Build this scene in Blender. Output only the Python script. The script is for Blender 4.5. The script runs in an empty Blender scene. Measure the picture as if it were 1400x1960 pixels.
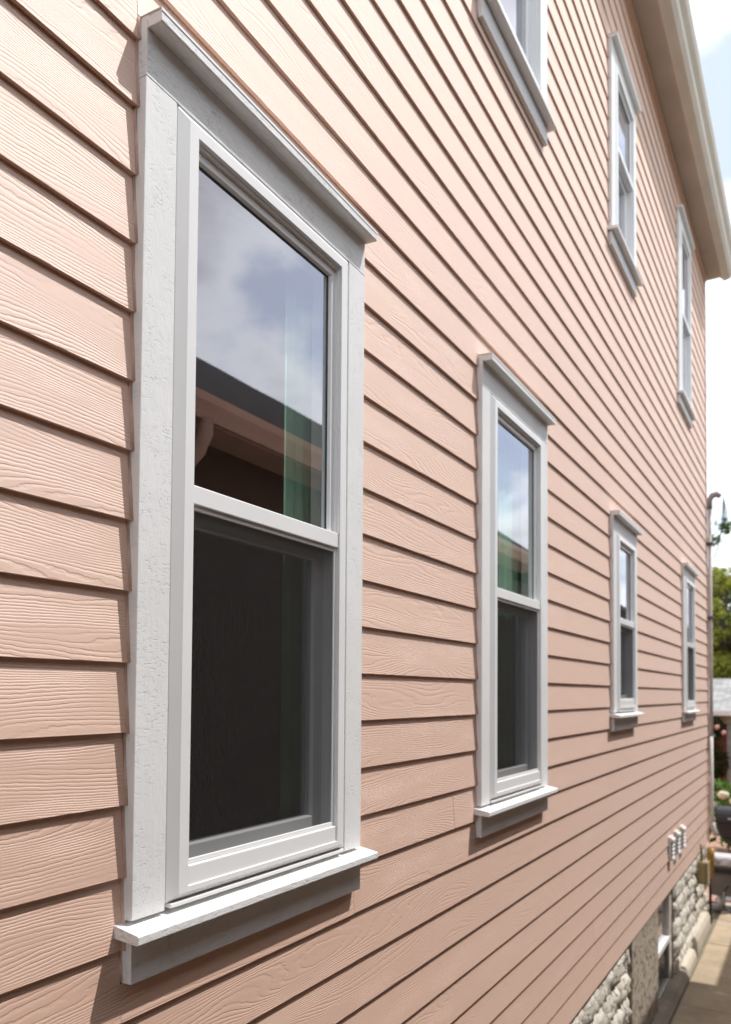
import bpy, bmesh, math, random
from mathutils import Vector, Matrix
random.seed(7)
sc = bpy.context.scene
COL = sc.collection
H = 2.95                      # eye height above the path; z below is given relative to the eye
# ------------------------------------------------------------------ camera
YAW, PITCH, ROLL, DIST = 0.52487, 0.033786, 0.007276, 1.27918
cf = Vector((math.cos(YAW)*math.cos(PITCH), math.sin(YAW)*math.cos(PITCH), math.sin(PITCH)))
cr = Vector((math.sin(YAW), -math.cos(YAW), 0)); cu = cr.cross(cf)
r2 = cr*math.cos(ROLL)+cu*math.sin(ROLL); u2 = -cr*math.sin(ROLL)+cu*math.cos(ROLL)
cam = bpy.data.cameras.new('camera'); camo = bpy.data.objects.new('camera', cam); COL.objects.link(camo)
M = Matrix((r2, u2, -cf)).transposed().to_4x4(); M.translation = (0, -DIST, H); camo.matrix_world = M
cam.sensor_fit = 'HORIZONTAL'; cam.sensor_width = 24.0; cam.lens = 24.0*1500/1400
cam.shift_y = (1274.53-980)/1400
cam.clip_start = 0.05; cam.clip_end = 2000
cam.dof.use_dof = True; cam.dof.focus_distance = 1.9; cam.dof.aperture_fstop = 3.2
sc.camera = camo
# ------------------------------------------------------------------ light
SUN = Vector((0.325, -0.368, 0.872)).normalized()          # direction towards the sun
elev = math.asin(SUN.z); 
w = bpy.data.worlds.new('World'); sc.world = w; w.use_nodes = True
nt = w.node_tree; nt.nodes.clear()
def wn(t, **k):
    n = nt.nodes.new(t)
    for a, b in k.items(): setattr(n, a, b)
    return n
out = wn('ShaderNodeOutputWorld'); bg = wn('ShaderNodeBackground'); bg.inputs[1].default_value = 0.12
sky = wn('ShaderNodeTexSky', sky_type='NISHITA', sun_disc=False, sun_elevation=elev,
         sun_rotation=math.atan2(SUN.x, SUN.y), air_density=1.0, dust_density=1.6, ozone_density=1.0)
tc = wn('ShaderNodeTexCoord'); sep = wn('ShaderNodeSeparateXYZ'); nt.links.new(tc.outputs['Generated'], sep.inputs[0])
den = wn('ShaderNodeMath', operation='ADD'); den.inputs[1].default_value = 0.28
mx = wn('ShaderNodeMath', operation='MAXIMUM'); mx.inputs[1].default_value = 0.0
nt.links.new(sep.outputs[2], mx.inputs[0]); nt.links.new(mx.outputs[0], den.inputs[0])
dvx = wn('ShaderNodeMath', operation='DIVIDE'); dvy = wn('ShaderNodeMath', operation='DIVIDE')
nt.links.new(sep.outputs[0], dvx.inputs[0]); nt.links.new(den.outputs[0], dvx.inputs[1])
nt.links.new(sep.outputs[1], dvy.inputs[0]); nt.links.new(den.outputs[0], dvy.inputs[1])
cmb = wn('ShaderNodeCombineXYZ'); nt.links.new(dvx.outputs[0], cmb.inputs[0]); nt.links.new(dvy.outputs[0], cmb.inputs[1])
cmb.inputs[2].default_value = 40.9
n1 = wn('ShaderNodeTexNoise'); n1.inputs['Scale'].default_value = 1.85; n1.inputs['Detail'].default_value = 7; n1.inputs['Roughness'].default_value = 0.55
nt.links.new(cmb.outputs[0], n1.inputs['Vector'])
cov = wn('ShaderNodeMapRange', interpolation_type='SMOOTHSTEP'); cov.inputs[1].default_value = 0.43; cov.inputs[2].default_value = 0.53; cov.inputs[3].default_value = 0.30
nt.links.new(n1.outputs['Fac'], cov.inputs[0])
n2 = wn('ShaderNodeTexNoise'); n2.inputs['Scale'].default_value = 2.6; n2.inputs['Detail'].default_value = 5
nt.links.new(cmb.outputs[0], n2.inputs['Vector'])
cl = wn('ShaderNodeMix', data_type='RGBA'); cl.inputs[6].default_value = (8.7, 9.1, 9.4, 1); cl.inputs[7].default_value = (6.0, 6.0, 6.4, 1)
cs = wn('ShaderNodeMapRange', interpolation_type='SMOOTHSTEP'); cs.inputs[1].default_value = 0.52; cs.inputs[2].default_value = 0.66
nt.links.new(n1.outputs['Fac'], cs.inputs[0]); nt.links.new(cs.outputs[0], cl.inputs[0])
mixs = wn('ShaderNodeMix', data_type='RGBA'); nt.links.new(cov.outputs[0], mixs.inputs[0])
nt.links.new(sky.outputs[0], mixs.inputs[6]); nt.links.new(cl.outputs[2], mixs.inputs[7])
nt.links.new(mixs.outputs[2], bg.inputs[0]); nt.links.new(bg.outputs[0], out.inputs[0])
sl = bpy.data.lights.new('sun', 'SUN'); sl.energy = 2.75; sl.angle = math.radians(0.53); sl.color = (1.0, 0.972, 0.94)
so = bpy.data.objects.new('sun', sl); COL.objects.link(so); so.location = (0, -6, 12)
so.rotation_euler = (-SUN).to_track_quat('-Z', 'Y').to_euler()
vs = sc.view_settings; vs.view_transform = 'Standard'; vs.look = 'None'; vs.gamma = 1.0; vs.exposure = 0.62; vs.use_curve_mapping = False
sc.render.engine = 'CYCLES'

# ------------------------------------------------------------------ materials
class NT:
    def __init__(s, name):
        s.m = bpy.data.materials.new(name); s.m.use_nodes = True; s.t = s.m.node_tree
        s.b = s.t.nodes['Principled BSDF']; s.out = s.t.nodes['Material Output']
    def n(s, typ, ins=None, **k):
        n = s.t.nodes.new(typ)
        for a, b in k.items(): setattr(n, a, b)
        for a, b in (ins or {}).items():
            if hasattr(b, 'is_output') or isinstance(b, bpy.types.NodeSocket): s.t.links.new(b, n.inputs[a])
            else: n.inputs[a].default_value = b
        return n
    def math(s, op, a, b=0.0, c=None):
        d = {0: a, 1: b}
        if c is not None: d[2] = c
        return s.n('ShaderNodeMath', d, operation=op).outputs[0]
    def set(s, name, v):
        if isinstance(v, bpy.types.NodeSocket): s.t.links.new(v, s.b.inputs[name])
        else: s.b.inputs[name].default_value = v
    def pos(s): return s.n('ShaderNodeNewGeometry').outputs['Position']
    def scaled(s, vec, sx, sy, sz):
        return s.n('ShaderNodeVectorMath', {0: vec, 1: (sx, sy, sz)}, operation='MULTIPLY').outputs[0]
    def noise(s, vec, scale, detail=4, rough=0.5, dist=0.0):
        return s.n('ShaderNodeTexNoise', {'Vector': vec, 'Scale': scale, 'Detail': detail, 'Roughness': rough, 'Distortion': dist}).outputs['Fac']
    def ramp(s, f, a, b, lo=0.0, hi=1.0):
        return s.n('ShaderNodeMapRange', {0: f, 1: a, 2: b, 3: lo, 4: hi}, interpolation_type='SMOOTHSTEP').outputs[0]
    def mix(s, f, a, b):
        return s.n('ShaderNodeMix', {0: f, 6: a, 7: b}, data_type='RGBA').outputs[2]
    def bump(s, h, dist, strength=1.0, normal=None):
        d = {'Height': h, 'Distance': dist, 'Strength': strength}
        if normal is not None: d['Normal'] = normal
        return s.n('ShaderNodeBump', d).outputs[0]
def C(r, g, b): return (r, g, b, 1)

def simple(name, col, rough=0.5, var=0.12, scale=6.0, bumpd=0.0, bscale=60.0, metal=0.0, spec=0.5):
    t = NT(name); p = t.pos(); f = t.noise(p, scale, 5, 0.6)
    a = tuple(c*(1-var) for c in col)+(1,); b = tuple(min(1, c*(1+var)) for c in col)+(1,)
    t.set('Base Color', t.mix(t.ramp(f, 0.3, 0.7), a, b)); t.set('Roughness', rough); t.set('Metallic', metal)
    t.set('Specular IOR Level', spec)
    if bumpd: t.set('Normal', t.bump(t.noise(p, bscale, 5, 0.6), bumpd))
    return t.m

def mat_siding():
    t = NT('pink_siding_paint')
    uv = t.n('ShaderNodeUVMap', uv_map='UVMap').outputs[0]
    sx = t.n('ShaderNodeSeparateXYZ', {0: uv}); v = sx.outputs[1]
    big = t.noise(t.scaled(uv, 1.1, 7.5, 1), 1.0, 1.0, 0.4)
    med = t.noise(t.scaled(uv, 9, 34, 1), 1.0, 3.0, 0.6)
    jag = t.noise(t.scaled(uv, 55, 45, 1), 1.0, 2.0, 0.6)
    h = t.math('ADD', t.math('MULTIPLY', v, 112.0), t.math('MULTIPLY', big, 22.0))
    h = t.math('ADD', h, t.math('MULTIPLY', med, 1.2)); h = t.math('ADD', h, t.math('MULTIPLY', jag, 0.40))
    fr = t.math('FRACT', h)
    # lip: sharp drop then slow rise, broken up along the board
    saw = t.math('MULTIPLY', t.ramp(fr, 0.0, 0.14), t.ramp(fr, 1.0, 0.55))
    brk = t.ramp(t.noise(t.scaled(uv, 3.0, 16, 1), 1.0, 4.0, 0.6), 0.30, 0.60, 0.12, 1.0)
    hh = t.math('MULTIPLY', t.math('SUBTRACT', 1.0, saw), brk)
    fine = t.noise(t.scaled(uv, 40, 500, 1), 1.0, 2.0, 0.5)
    hh = t.math('SUBTRACT', t.math('MULTIPLY', fine, 0.16), hh)
    t.set('Normal', t.bump(hh, 0.0006, 1.0))
    p = t.pos()
    var = t.noise(t.scaled(p, 0.7, 1, 2.0), 1.0, 4, 0.6)
    rnd = t.n('ShaderNodeObjectInfo').outputs['Random']
    k = t.math('ADD', t.math('MULTIPLY', rnd, 0.70), t.math('MULTIPLY', var, 0.50))
    t.set('Base Color', t.mix(k, C(0.620, 0.308, 0.165), C(0.665, 0.345, 0.193)))
    spk = t.ramp(t.noise(p, 90, 2, 0.5), 0.74, 0.80)
    t.set('Roughness', 0.77); t.set('IOR', 2.7); t.set('Specular IOR Level', 1.0); t.set('Sheen Weight', 0.06)
    return t.m

def mat_rough_white(name='rough_sawn_white', vertical=True, col=(0.86, 0.862, 0.855)):
    t = NT(name); p = t.pos()
    s = (60, 60, 26) if vertical else (26, 60, 90)
    a = t.noise(t.scaled(p, *s), 1.0, 5, 0.62, 0.4)
    pits = t.ramp(t.noise(t.scaled(p, 80, 80, 170), 1.0, 5, 0.70, 0.3), 0.53, 0.68)
    zone = t.ramp(t.noise(t.scaled(p, 20, 20, 14), 1.0, 3, 0.5), 0.36, 0.58)
    grain = t.noise(t.scaled(p, *((420, 420, 22) if vertical else (22, 300, 420))), 1.0, 3, 0.6)
    h = t.math('SUBTRACT', t.math('MULTIPLY', a, 1.1), t.math('MULTIPLY', t.math('MULTIPLY', pits, zone), 0.75))
    h = t.math('ADD', h, t.math('MULTIPLY', grain, 0.35))
    t.set('Normal', t.bump(h, 0.0009 if vertical else 0.0014, 1.0))
    d = t.noise(t.scaled(p, 5, 5, 3), 1.0, 5, 0.6)
    t.set('Base Color', t.mix(t.ramp(d, 0.3, 0.7), tuple(c*0.95 for c in col)+(1,), col+(1,)))
    t.set('Roughness', 0.55); t.set('Specular IOR Level', 0.35)
    return t.m

def mat_glass():
    t = NT('window_glass'); n = t.t.nodes
    g_ = t.n('ShaderNodeNewGeometry')
    cs_ = t.math('ABSOLUTE', t.n('ShaderNodeVectorMath', {0: g_.outputs['Incoming'], 1: g_.outputs['True Normal']}, operation='DOT_PRODUCT').outputs['Value'])
    fre = t.math('ADD', t.math('MULTIPLY', t.math('POWER', t.math('SUBTRACT', 1.0, cs_), 3.2), 0.64), 0.33)
    p = t.pos()
    wob = t.bump(t.noise(p, 2.2, 1, 0.5), 0.0003)
    gl = t.n('ShaderNodeBsdfGlossy', {'Color': C(0.90, 0.885, 0.95), 'Roughness': 0.004, 'Normal': wob})
    tr = t.n('ShaderNodeBsdfTransparent', {'Color': C(0.92, 0.95, 0.93)})
    mx = t.n('ShaderNodeMixShader', {0: fre, 1: tr.outputs[0], 2: gl.outputs[0]})
    t.t.links.new(mx.outputs[0], t.out.inputs[0]); n.remove(t.b)
    return t.m

def mat_screen():
    t = NT('insect_screen_mesh'); p = t.pos()
    a = t.noise(t.scaled(p, 150, 1, 560), 1.0, 1, 0.5)
    spk = t.ramp(a, 0.42, 0.68)
    df = t.n('ShaderNodeBsdfDiffuse', {'Color': t.mix(spk, C(0.012, 0.012, 0.012), C(0.080, 0.080, 0.077))})
    tr = t.n('ShaderNodeBsdfTransparent', {'Color': C(1, 1, 1)})
    mx = t.n('ShaderNodeMixShader', {0: 0.52, 1: tr.outputs[0], 2: df.outputs[0]})
    t.t.links.new(mx.outputs[0], t.out.inputs[0]); t.t.nodes.remove(t.b)
    return t.m

def mat_stone():
    t = NT('painted_rockface'); p = t.pos()
    a = t.noise(p, 9, 6, 0.65); pit = t.ramp(t.noise(p, 19, 5, 0.65, 0.8), 0.58, 0.66)
    dirt = t.ramp(t.noise(p, 4, 5, 0.7), 0.45, 0.75)
    c = t.mix(dirt, C(0.80, 0.76, 0.66), C(0.66, 0.57, 0.44)); c = t.mix(pit, c, C(0.16, 0.11, 0.07))
    t.set('Base Color', c); t.set('Roughness', 0.85)
    t.set('Normal', t.bump(t.math('SUBTRACT', a, t.math('MULTIPLY', pit, 0.6)), 0.02))
    return t.m
def mat_stucco():
    t = NT('rough_parging'); p = t.pos()
    a = t.noise(p, 55, 6, 0.7, 0.5); pit = t.ramp(t.noise(p, 17, 6, 0.72, 0.8), 0.52, 0.62)
    t.set('Base Color', t.mix(pit, C(0.56, 0.48, 0.38), C(0.26, 0.18, 0.11))); t.set('Roughness', 0.9)
    t.set('Normal', t.bump(t.math('SUBTRACT', a, pit), 0.012))
    return t.m
def mat_concrete(name='concrete', col=(0.46, 0.36, 0.245), stain=0.5):
    t = NT(name); p = t.pos()
    a = t.ramp(t.noise(p, 2.3, 7, 0.65), 0.35, 0.7); b = t.noise(p, 45, 6, 0.7)
    dk = tuple(c*stain for c in col)+(1,)
    c = t.mix(t.math('MULTIPLY', a, 0.65), col+(1,), dk)
    c = t.mix(t.math('MULTIPLY', b, 0.35), c, C(col[0]*1.25, col[1]*1.25, col[2]*1.25))
    t.set('Base Color', c); t.set('Roughness', 0.9); t.set('Normal', t.bump(b, 0.004))
    return t.m
def mat_shingle(name, col):
    t = NT(name); tcn = t.n('ShaderNodeUVMap', uv_map='UVMap').outputs[0]
    br = t.n('ShaderNodeTexBrick', {'Vector': tcn, 'Color1': col+(1,), 'Color2': tuple(c*2.1 for c in col)+(1,), 'Mortar': C(col[0]*.4, col[1]*.4, col[2]*.4),
        'Scale': 1.0, 'Mortar Size': 0.008, 'Brick Width': 0.30, 'Row Height': 0.14})
    f = t.noise(t.pos(), 60, 5, 0.7)
    t.set('Base Color', t.mix(t.math('MULTIPLY', f, 0.6), br.outputs[0], C(col[0]*1.6, col[1]*1.5, col[2]*1.4))); t.set('Roughness', 0.95); t.set('Specular IOR Level', 0.12)
    t.set('Normal', t.bump(t.math('ADD', t.math('MULTIPLY', br.outputs['Fac'], -1.0), t.math('MULTIPLY', f, 0.4)), 0.008))
    return t.m
def mat_leaf(name, a, b):
    t = NT(name); r = t.n('ShaderNodeAttribute', attribute_name='tone').outputs['Fac']
    t.set('Base Color', t.mix(r, a+(1,), b+(1,))); t.set('Roughness', 0.55)
    t.set('Specular IOR Level', 0.3)
    tl = t.n('ShaderNodeBsdfTranslucent', {'Color': t.mix(r, tuple(c*1.1 for c in a)+(1,), tuple(c*1.1 for c in b)+(1,))})
    mx = t.n('ShaderNodeMixShader', {0: 0.5, 1: t.b.outputs[0], 2: tl.outputs[0]})
    t.t.links.new(mx.outputs[0], t.out.inputs[0])
    return t.m

m_sid = mat_siding(); m_rw = mat_rough_white(); m_rwh = mat_rough_white('rough_sawn_white_flat', False)
m_vinyl = simple('white_vinyl', (0.86, 0.86, 0.855), 0.32, 0.02, 3)
m_caulk = simple('painted_caulk', (0.66, 0.46, 0.38), 0.6, 0.10, 40, 0.001, 90)
m_gasket = simple('black_gasket', (0.015, 0.015, 0.016), 0.5)
m_glass = mat_glass(); m_screen = mat_screen(); m_stone = mat_stone(); m_stucco = mat_stucco()
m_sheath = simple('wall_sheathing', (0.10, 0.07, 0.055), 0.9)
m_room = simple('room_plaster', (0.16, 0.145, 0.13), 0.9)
m_curtain = simple('green_curtain_cloth', (0.26, 0.50, 0.36), 0.9, 0.06, 20)
m_gutter = simple('cream_gutter_metal', (0.76, 0.71, 0.64), 0.35, 0.06, 2.0)
m_soffit = simple('soffit_board', (0.60, 0.54, 0.47), 0.7, 0.08, 2.0)
m_concrete = mat_concrete(); m_kerb = mat_concrete('shade_toned_concrete', (0.36, 0.30, 0.23), 0.35)  # m_kerb: concrete colour darkened to carry the shade on the near kerb
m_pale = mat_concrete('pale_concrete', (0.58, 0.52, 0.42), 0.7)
m_shing = mat_shingle('grey_shingle', (0.20, 0.19, 0.19)); m_darksh = mat_shingle('dark_brown_shingle', (0.014, 0.011, 0.010))

# ------------------------------------------------------------------ mesh helpers
class MB:
    def __init__(s): s.v = []; s.f = []; s.uv = []; s.smooth = False; s.tone = []
    def face(s, pts, uv=None):
        i = len(s.v); s.v += [tuple(p) for p in pts]; s.f.append(tuple(range(i, i+len(pts)))); s.uv.append(uv)
    def mesh_in(s, V, F):
        i = len(s.v); s.v += [tuple(p) for p in V]
        for f in F: s.f.append(tuple(a+i for a in f)); s.uv.append(None)
    def box(s, x0, x1, y0, y1, z0, z1):
        V = [(x, y, z) for x in (x0, x1) for y in (y0, y1) for z in (z0, z1)]
        s.mesh_in(V, [(0,1,3,2),(4,6,7,5),(0,4,5,1),(2,3,7,6),(0,2,6,4),(1,5,7,3)]); return s
    def prism(s, prof, a, b, axis='x'):
        """profile of (p,q) points swept from a to b along an axis (x: (y,z), y: (x,z), z: (x,y))"""
        def P(t, p): return {'x': (t, p[0], p[1]), 'y': (p[0], t, p[1]), 'z': (p[0], p[1], t)}[axis]
        n = len(prof); V = [P(a, p) for p in prof]+[P(b, p) for p in prof]
        F = [(i, (i+1) % n, n+(i+1) % n, n+i) for i in range(n)]+[tuple(range(n-1, -1, -1)), tuple(range(n, 2*n))]
        s.mesh_in(V, F); return s
    def tube(s, path, r, seg=10, cap=True):
        path = [Vector(p) for p in path]; n = len(path); rr = r if isinstance(r, (list, tuple)) else [r]*n
        V = []; F = []; up = Vector((0.13, 0.21, 0.97))
        for i, p in enumerate(path):
            d = (path[min(i+1, n-1)]-path[max(i-1, 0)]).normalized()
            a = d.cross(up)
            if a.length < 1e-3: a = d.cross(Vector((1, 0, 0)))
            a.normalize(); b = d.cross(a)
            V += [p+a*rr[i]*math.cos(2*math.pi*k/seg)+b*rr[i]*math.sin(2*math.pi*k/seg) for k in range(seg)]
        for i in range(n-1):
            for k in range(seg):
                F.append((i*seg+k, i*seg+(k+1) % seg, (i+1)*seg+(k+1) % seg, (i+1)*seg+k))
        if cap: F += [tuple(range(seg-1, -1, -1)), tuple(range((n-1)*seg, n*seg))]
        s.mesh_in(V, F); return s
    def ball(s, c, rx, ry, rz, seg=12, rings=8, jit=0.0):
        V = []; F = []
        for i in range(rings+1):
            th = math.pi*i/rings
            for k in range(seg):
                ph = 2*math.pi*k/seg; j = 1+random.uniform(-jit, jit)
                V.append((c[0]+rx*j*math.sin(th)*math.cos(ph), c[1]+ry*j*math.sin(th)*math.sin(ph), c[2]+rz*j*math.cos(th)))
        for i in range(rings):
            for k in range(seg): F.append((i*seg+k, (i+1)*seg+k, (i+1)*seg+(k+1) % seg, i*seg+(k+1) % seg))
        s.mesh_in(V, F); return s
    def build(s, name, mat, parent=None, org=None, bevel=0.0, smooth=False, segs=2):
        org = Vector(org) if org is not None else (Vector(parent['_o']) if parent is not None and '_o' in parent else Vector((0, 0, -H)))
        me = bpy.data.meshes.new(name)
        me.from_pydata([(p[0]-org.x, p[1]-org.y, p[2]-org.z) for p in s.v], [], s.f)
        if any(u is not None for u in s.uv):
            ul = me.uv_layers.new(name='UVMap'); li = 0
            for f, u in zip(s.f, s.uv):
                for k in range(len(f)):
                    if u is not None: ul.data[li+k].uv = u[k]
                li += len(f)
        if s.tone:
            at = me.attributes.new('tone', 'FLOAT', 'FACE'); at.data.foreach_set('value', s.tone)
        me.validate(); bmx = bmesh.new(); bmx.from_mesh(me)
        if len(s.f) > 1 and not s.tone and not any(u is not None for u in s.uv):
            bmesh.ops.remove_doubles(bmx, verts=bmx.verts, dist=1e-5)
            bmesh.ops.recalc_face_normals(bmx, faces=bmx.faces)
        if smooth:
            for f in bmx.faces: f.smooth = True
        bmx.to_mesh(me); bmx.free()
        me.materials.append(mat); o = bpy.data.objects.new(name, me); COL.objects.link(o)
        place(o, parent, org)
        if bevel:
            b = o.modifiers.new('bevel', 'BEVEL'); b.width = bevel; b.segments = segs; b.limit_method = 'ANGLE'; b.angle_limit = math.radians(35)
        return o
def place(o, parent, org):
    o['_o'] = tuple(org)
    if parent is not None:
        po = Vector(parent['_o']); o.parent = parent; o.location = Vector(org)-po
    else: o.location = (org[0], org[1], org[2]+H)
def thing(name, org, label, cat, group=None):
    o = bpy.data.objects.new(name, None); COL.objects.link(o); o.empty_display_size = 0.1; place(o, None, Vector(org)); tag(o, label, cat, group); return o
def tag(o, label, cat, group=None):
    o['label'] = label; o['category'] = cat
    if group: o['group'] = group
    return o
def struct(o): o['kind'] = 'structure'; return o

# ================================================================== SETTING
G = -H
mb = MB(); mb.face([(-300, -300, G-0.05), (500, -300, G-0.05), (500, 300, G-0.05), (-300, 300, G-0.05)])
struct(mb.build('ground', mat_concrete('dry_soil', (0.22, 0.19, 0.12), 0.6)))
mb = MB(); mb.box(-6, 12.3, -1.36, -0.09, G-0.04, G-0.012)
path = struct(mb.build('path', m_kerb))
xs = [-6.0, -3.9, -1.8, 0.3, 2.4, 4.5, 6.6, 8.06, 10.2, 12.3]
for i in range(len(xs)-1):
    MB().box(xs[i]+0.006, xs[i+1]-0.006, -1.35+random.uniform(-.004, .004), -0.10, G-0.03, G+random.uniform(-.002, .002)).build('slab', m_concrete, path, bevel=0.006)
def mat_patio():
    t = NT('pink_brick_paving'); p = t.pos()
    br = t.n('ShaderNodeTexBrick', {'Vector': p, 'Color1': C(0.40, 0.21, 0.14), 'Color2': C(0.46, 0.27, 0.19), 'Mortar': C(0.33, 0.25, 0.19), 'Scale': 1.0,
        'Mortar Size': 0.006, 'Brick Width': 0.21, 'Row Height': 0.105})
    f = t.noise(p, 3, 6, 0.6); t.set('Base Color', t.mix(t.math('MULTIPLY', f, .4), br.outputs[0], C(0.5, 0.34, 0.25))); t.set('Roughness', 0.9)
    t.set('Normal', t.bump(br.outputs['Fac'], -0.004)); return t.m
MBp = MB(); MBp.box(12.31, 19.6, -4, 6, G-0.03, G); struct(MBp.build('patio', mat_patio()))

# ================================================================== HOUSE
house = thing('house', (5, 0.1, G), 'pink clapboard house with white framed sash windows on a rockface foundation', 'house')
E_ = 0.1524; Z0 = 0.0607; XL, XR = -2.2, 11.30
WIN = [  # u0, u1, sill top, cap top, meeting, label
    dict(u0=1.197, u1=2.148, zs=-0.485, zc=1.482, zm=0.457, lab='large near window with clouds and dark roof mirrored in its upper pane', screen=True),
    dict(u0=3.172, u1=4.122, zs=-0.485, zc=1.482, zm=0.457, lab='second ground floor window with half screen', screen=True),
    dict(u0=5.690, u1=6.530, zs=-0.130, zc=1.312, zm=0.540, lab='shorter third window with raised sill', screen=True),
    dict(u0=9.050, u1=9.950, zs=-0.165, zc=1.432, zm=0.560, lab='farthest ground floor window beside the conduit', screen=True),
    dict(u0=3.165, u1=4.120, zs=3.135, zc=5.10, zm=4.07, lab='upper window cut off by the top of the photo', screen=False),
    dict(u0=5.680, u1=6.560, zs=3.385, zc=4.815, zm=4.07, lab='upper window in the middle under the eave', screen=False),
    dict(u0=8.850, u1=9.800, zs=3.265, zc=5.29, zm=4.20, lab='last upper window touching the eave', screen=False),
]
BW = dict(u0=7.60, u1=8.53, z0=-2.90, z1=-1.93)
SOF = 5.63
# ---- core wall with openings (front at y=.02, back at y=.15)
ops = [(q['u0']+0.075, q['u1']-0.075, q['zs']+0.0, q['zc']-0.10) for q in WIN]+[(BW['u0']+.005, BW['u1']-.005, BW['z0'], BW['z1']-0.03)]
def wall_with_holes(y0, y1, x0, x1, z0, z1, ops):
    m = MB(); X = sorted({x0, x1}|{o[0] for o in ops}|{o[1] for o in ops}); Z = sorted({z0, z1}|{o[2] for o in ops}|{o[3] for o in ops})
    def hole(x, z): return any(o[0] < x < o[1] and o[2] < z < o[3] for o in ops)
    for i in range(len(X)-1):
        for j in range(len(Z)-1):
            if hole((X[i]+X[i+1])/2, (Z[j]+Z[j+1])/2): continue
            for y in (y0, y1): m.face([(X[i], y, Z[j]), (X[i+1], y, Z[j]), (X[i+1], y, Z[j+1]), (X[i], y, Z[j+1])])
    for a, b, c, d in ops:
        m.face([(a, y0, c), (a, y1, c), (a, y1, d), (a, y0, d)]); m.face([(b, y0, c), (b, y1, c), (b, y1, d), (b, y0, d)])
        m.face([(a, y0, c), (b, y0, c), (b, y1, c), (a, y1, c)]); m.face([(a, y0, d), (b, y0, d), (b, y1, d), (a, y1, d)])
    return m
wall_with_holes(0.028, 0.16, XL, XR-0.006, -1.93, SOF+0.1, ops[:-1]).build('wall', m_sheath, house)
wall_with_holes(0.052, 0.30, XL, XR-0.02, G-0.05, -1.931, ops[-1:]).build('foundation_wall', m_stucco, house)
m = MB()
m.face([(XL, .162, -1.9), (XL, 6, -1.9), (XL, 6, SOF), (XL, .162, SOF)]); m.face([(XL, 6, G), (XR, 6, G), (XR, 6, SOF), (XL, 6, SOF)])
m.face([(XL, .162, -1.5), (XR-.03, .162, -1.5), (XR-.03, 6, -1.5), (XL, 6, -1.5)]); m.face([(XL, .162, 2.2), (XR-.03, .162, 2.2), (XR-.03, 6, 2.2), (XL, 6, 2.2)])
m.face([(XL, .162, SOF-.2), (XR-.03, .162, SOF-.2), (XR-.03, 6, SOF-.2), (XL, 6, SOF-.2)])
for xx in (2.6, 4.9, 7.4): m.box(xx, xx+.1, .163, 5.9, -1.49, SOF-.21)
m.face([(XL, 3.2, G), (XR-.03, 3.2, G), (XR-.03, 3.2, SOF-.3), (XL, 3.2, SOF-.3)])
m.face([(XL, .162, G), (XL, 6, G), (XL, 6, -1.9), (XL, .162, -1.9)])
m.build('interior_shell', m_room, house)
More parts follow.
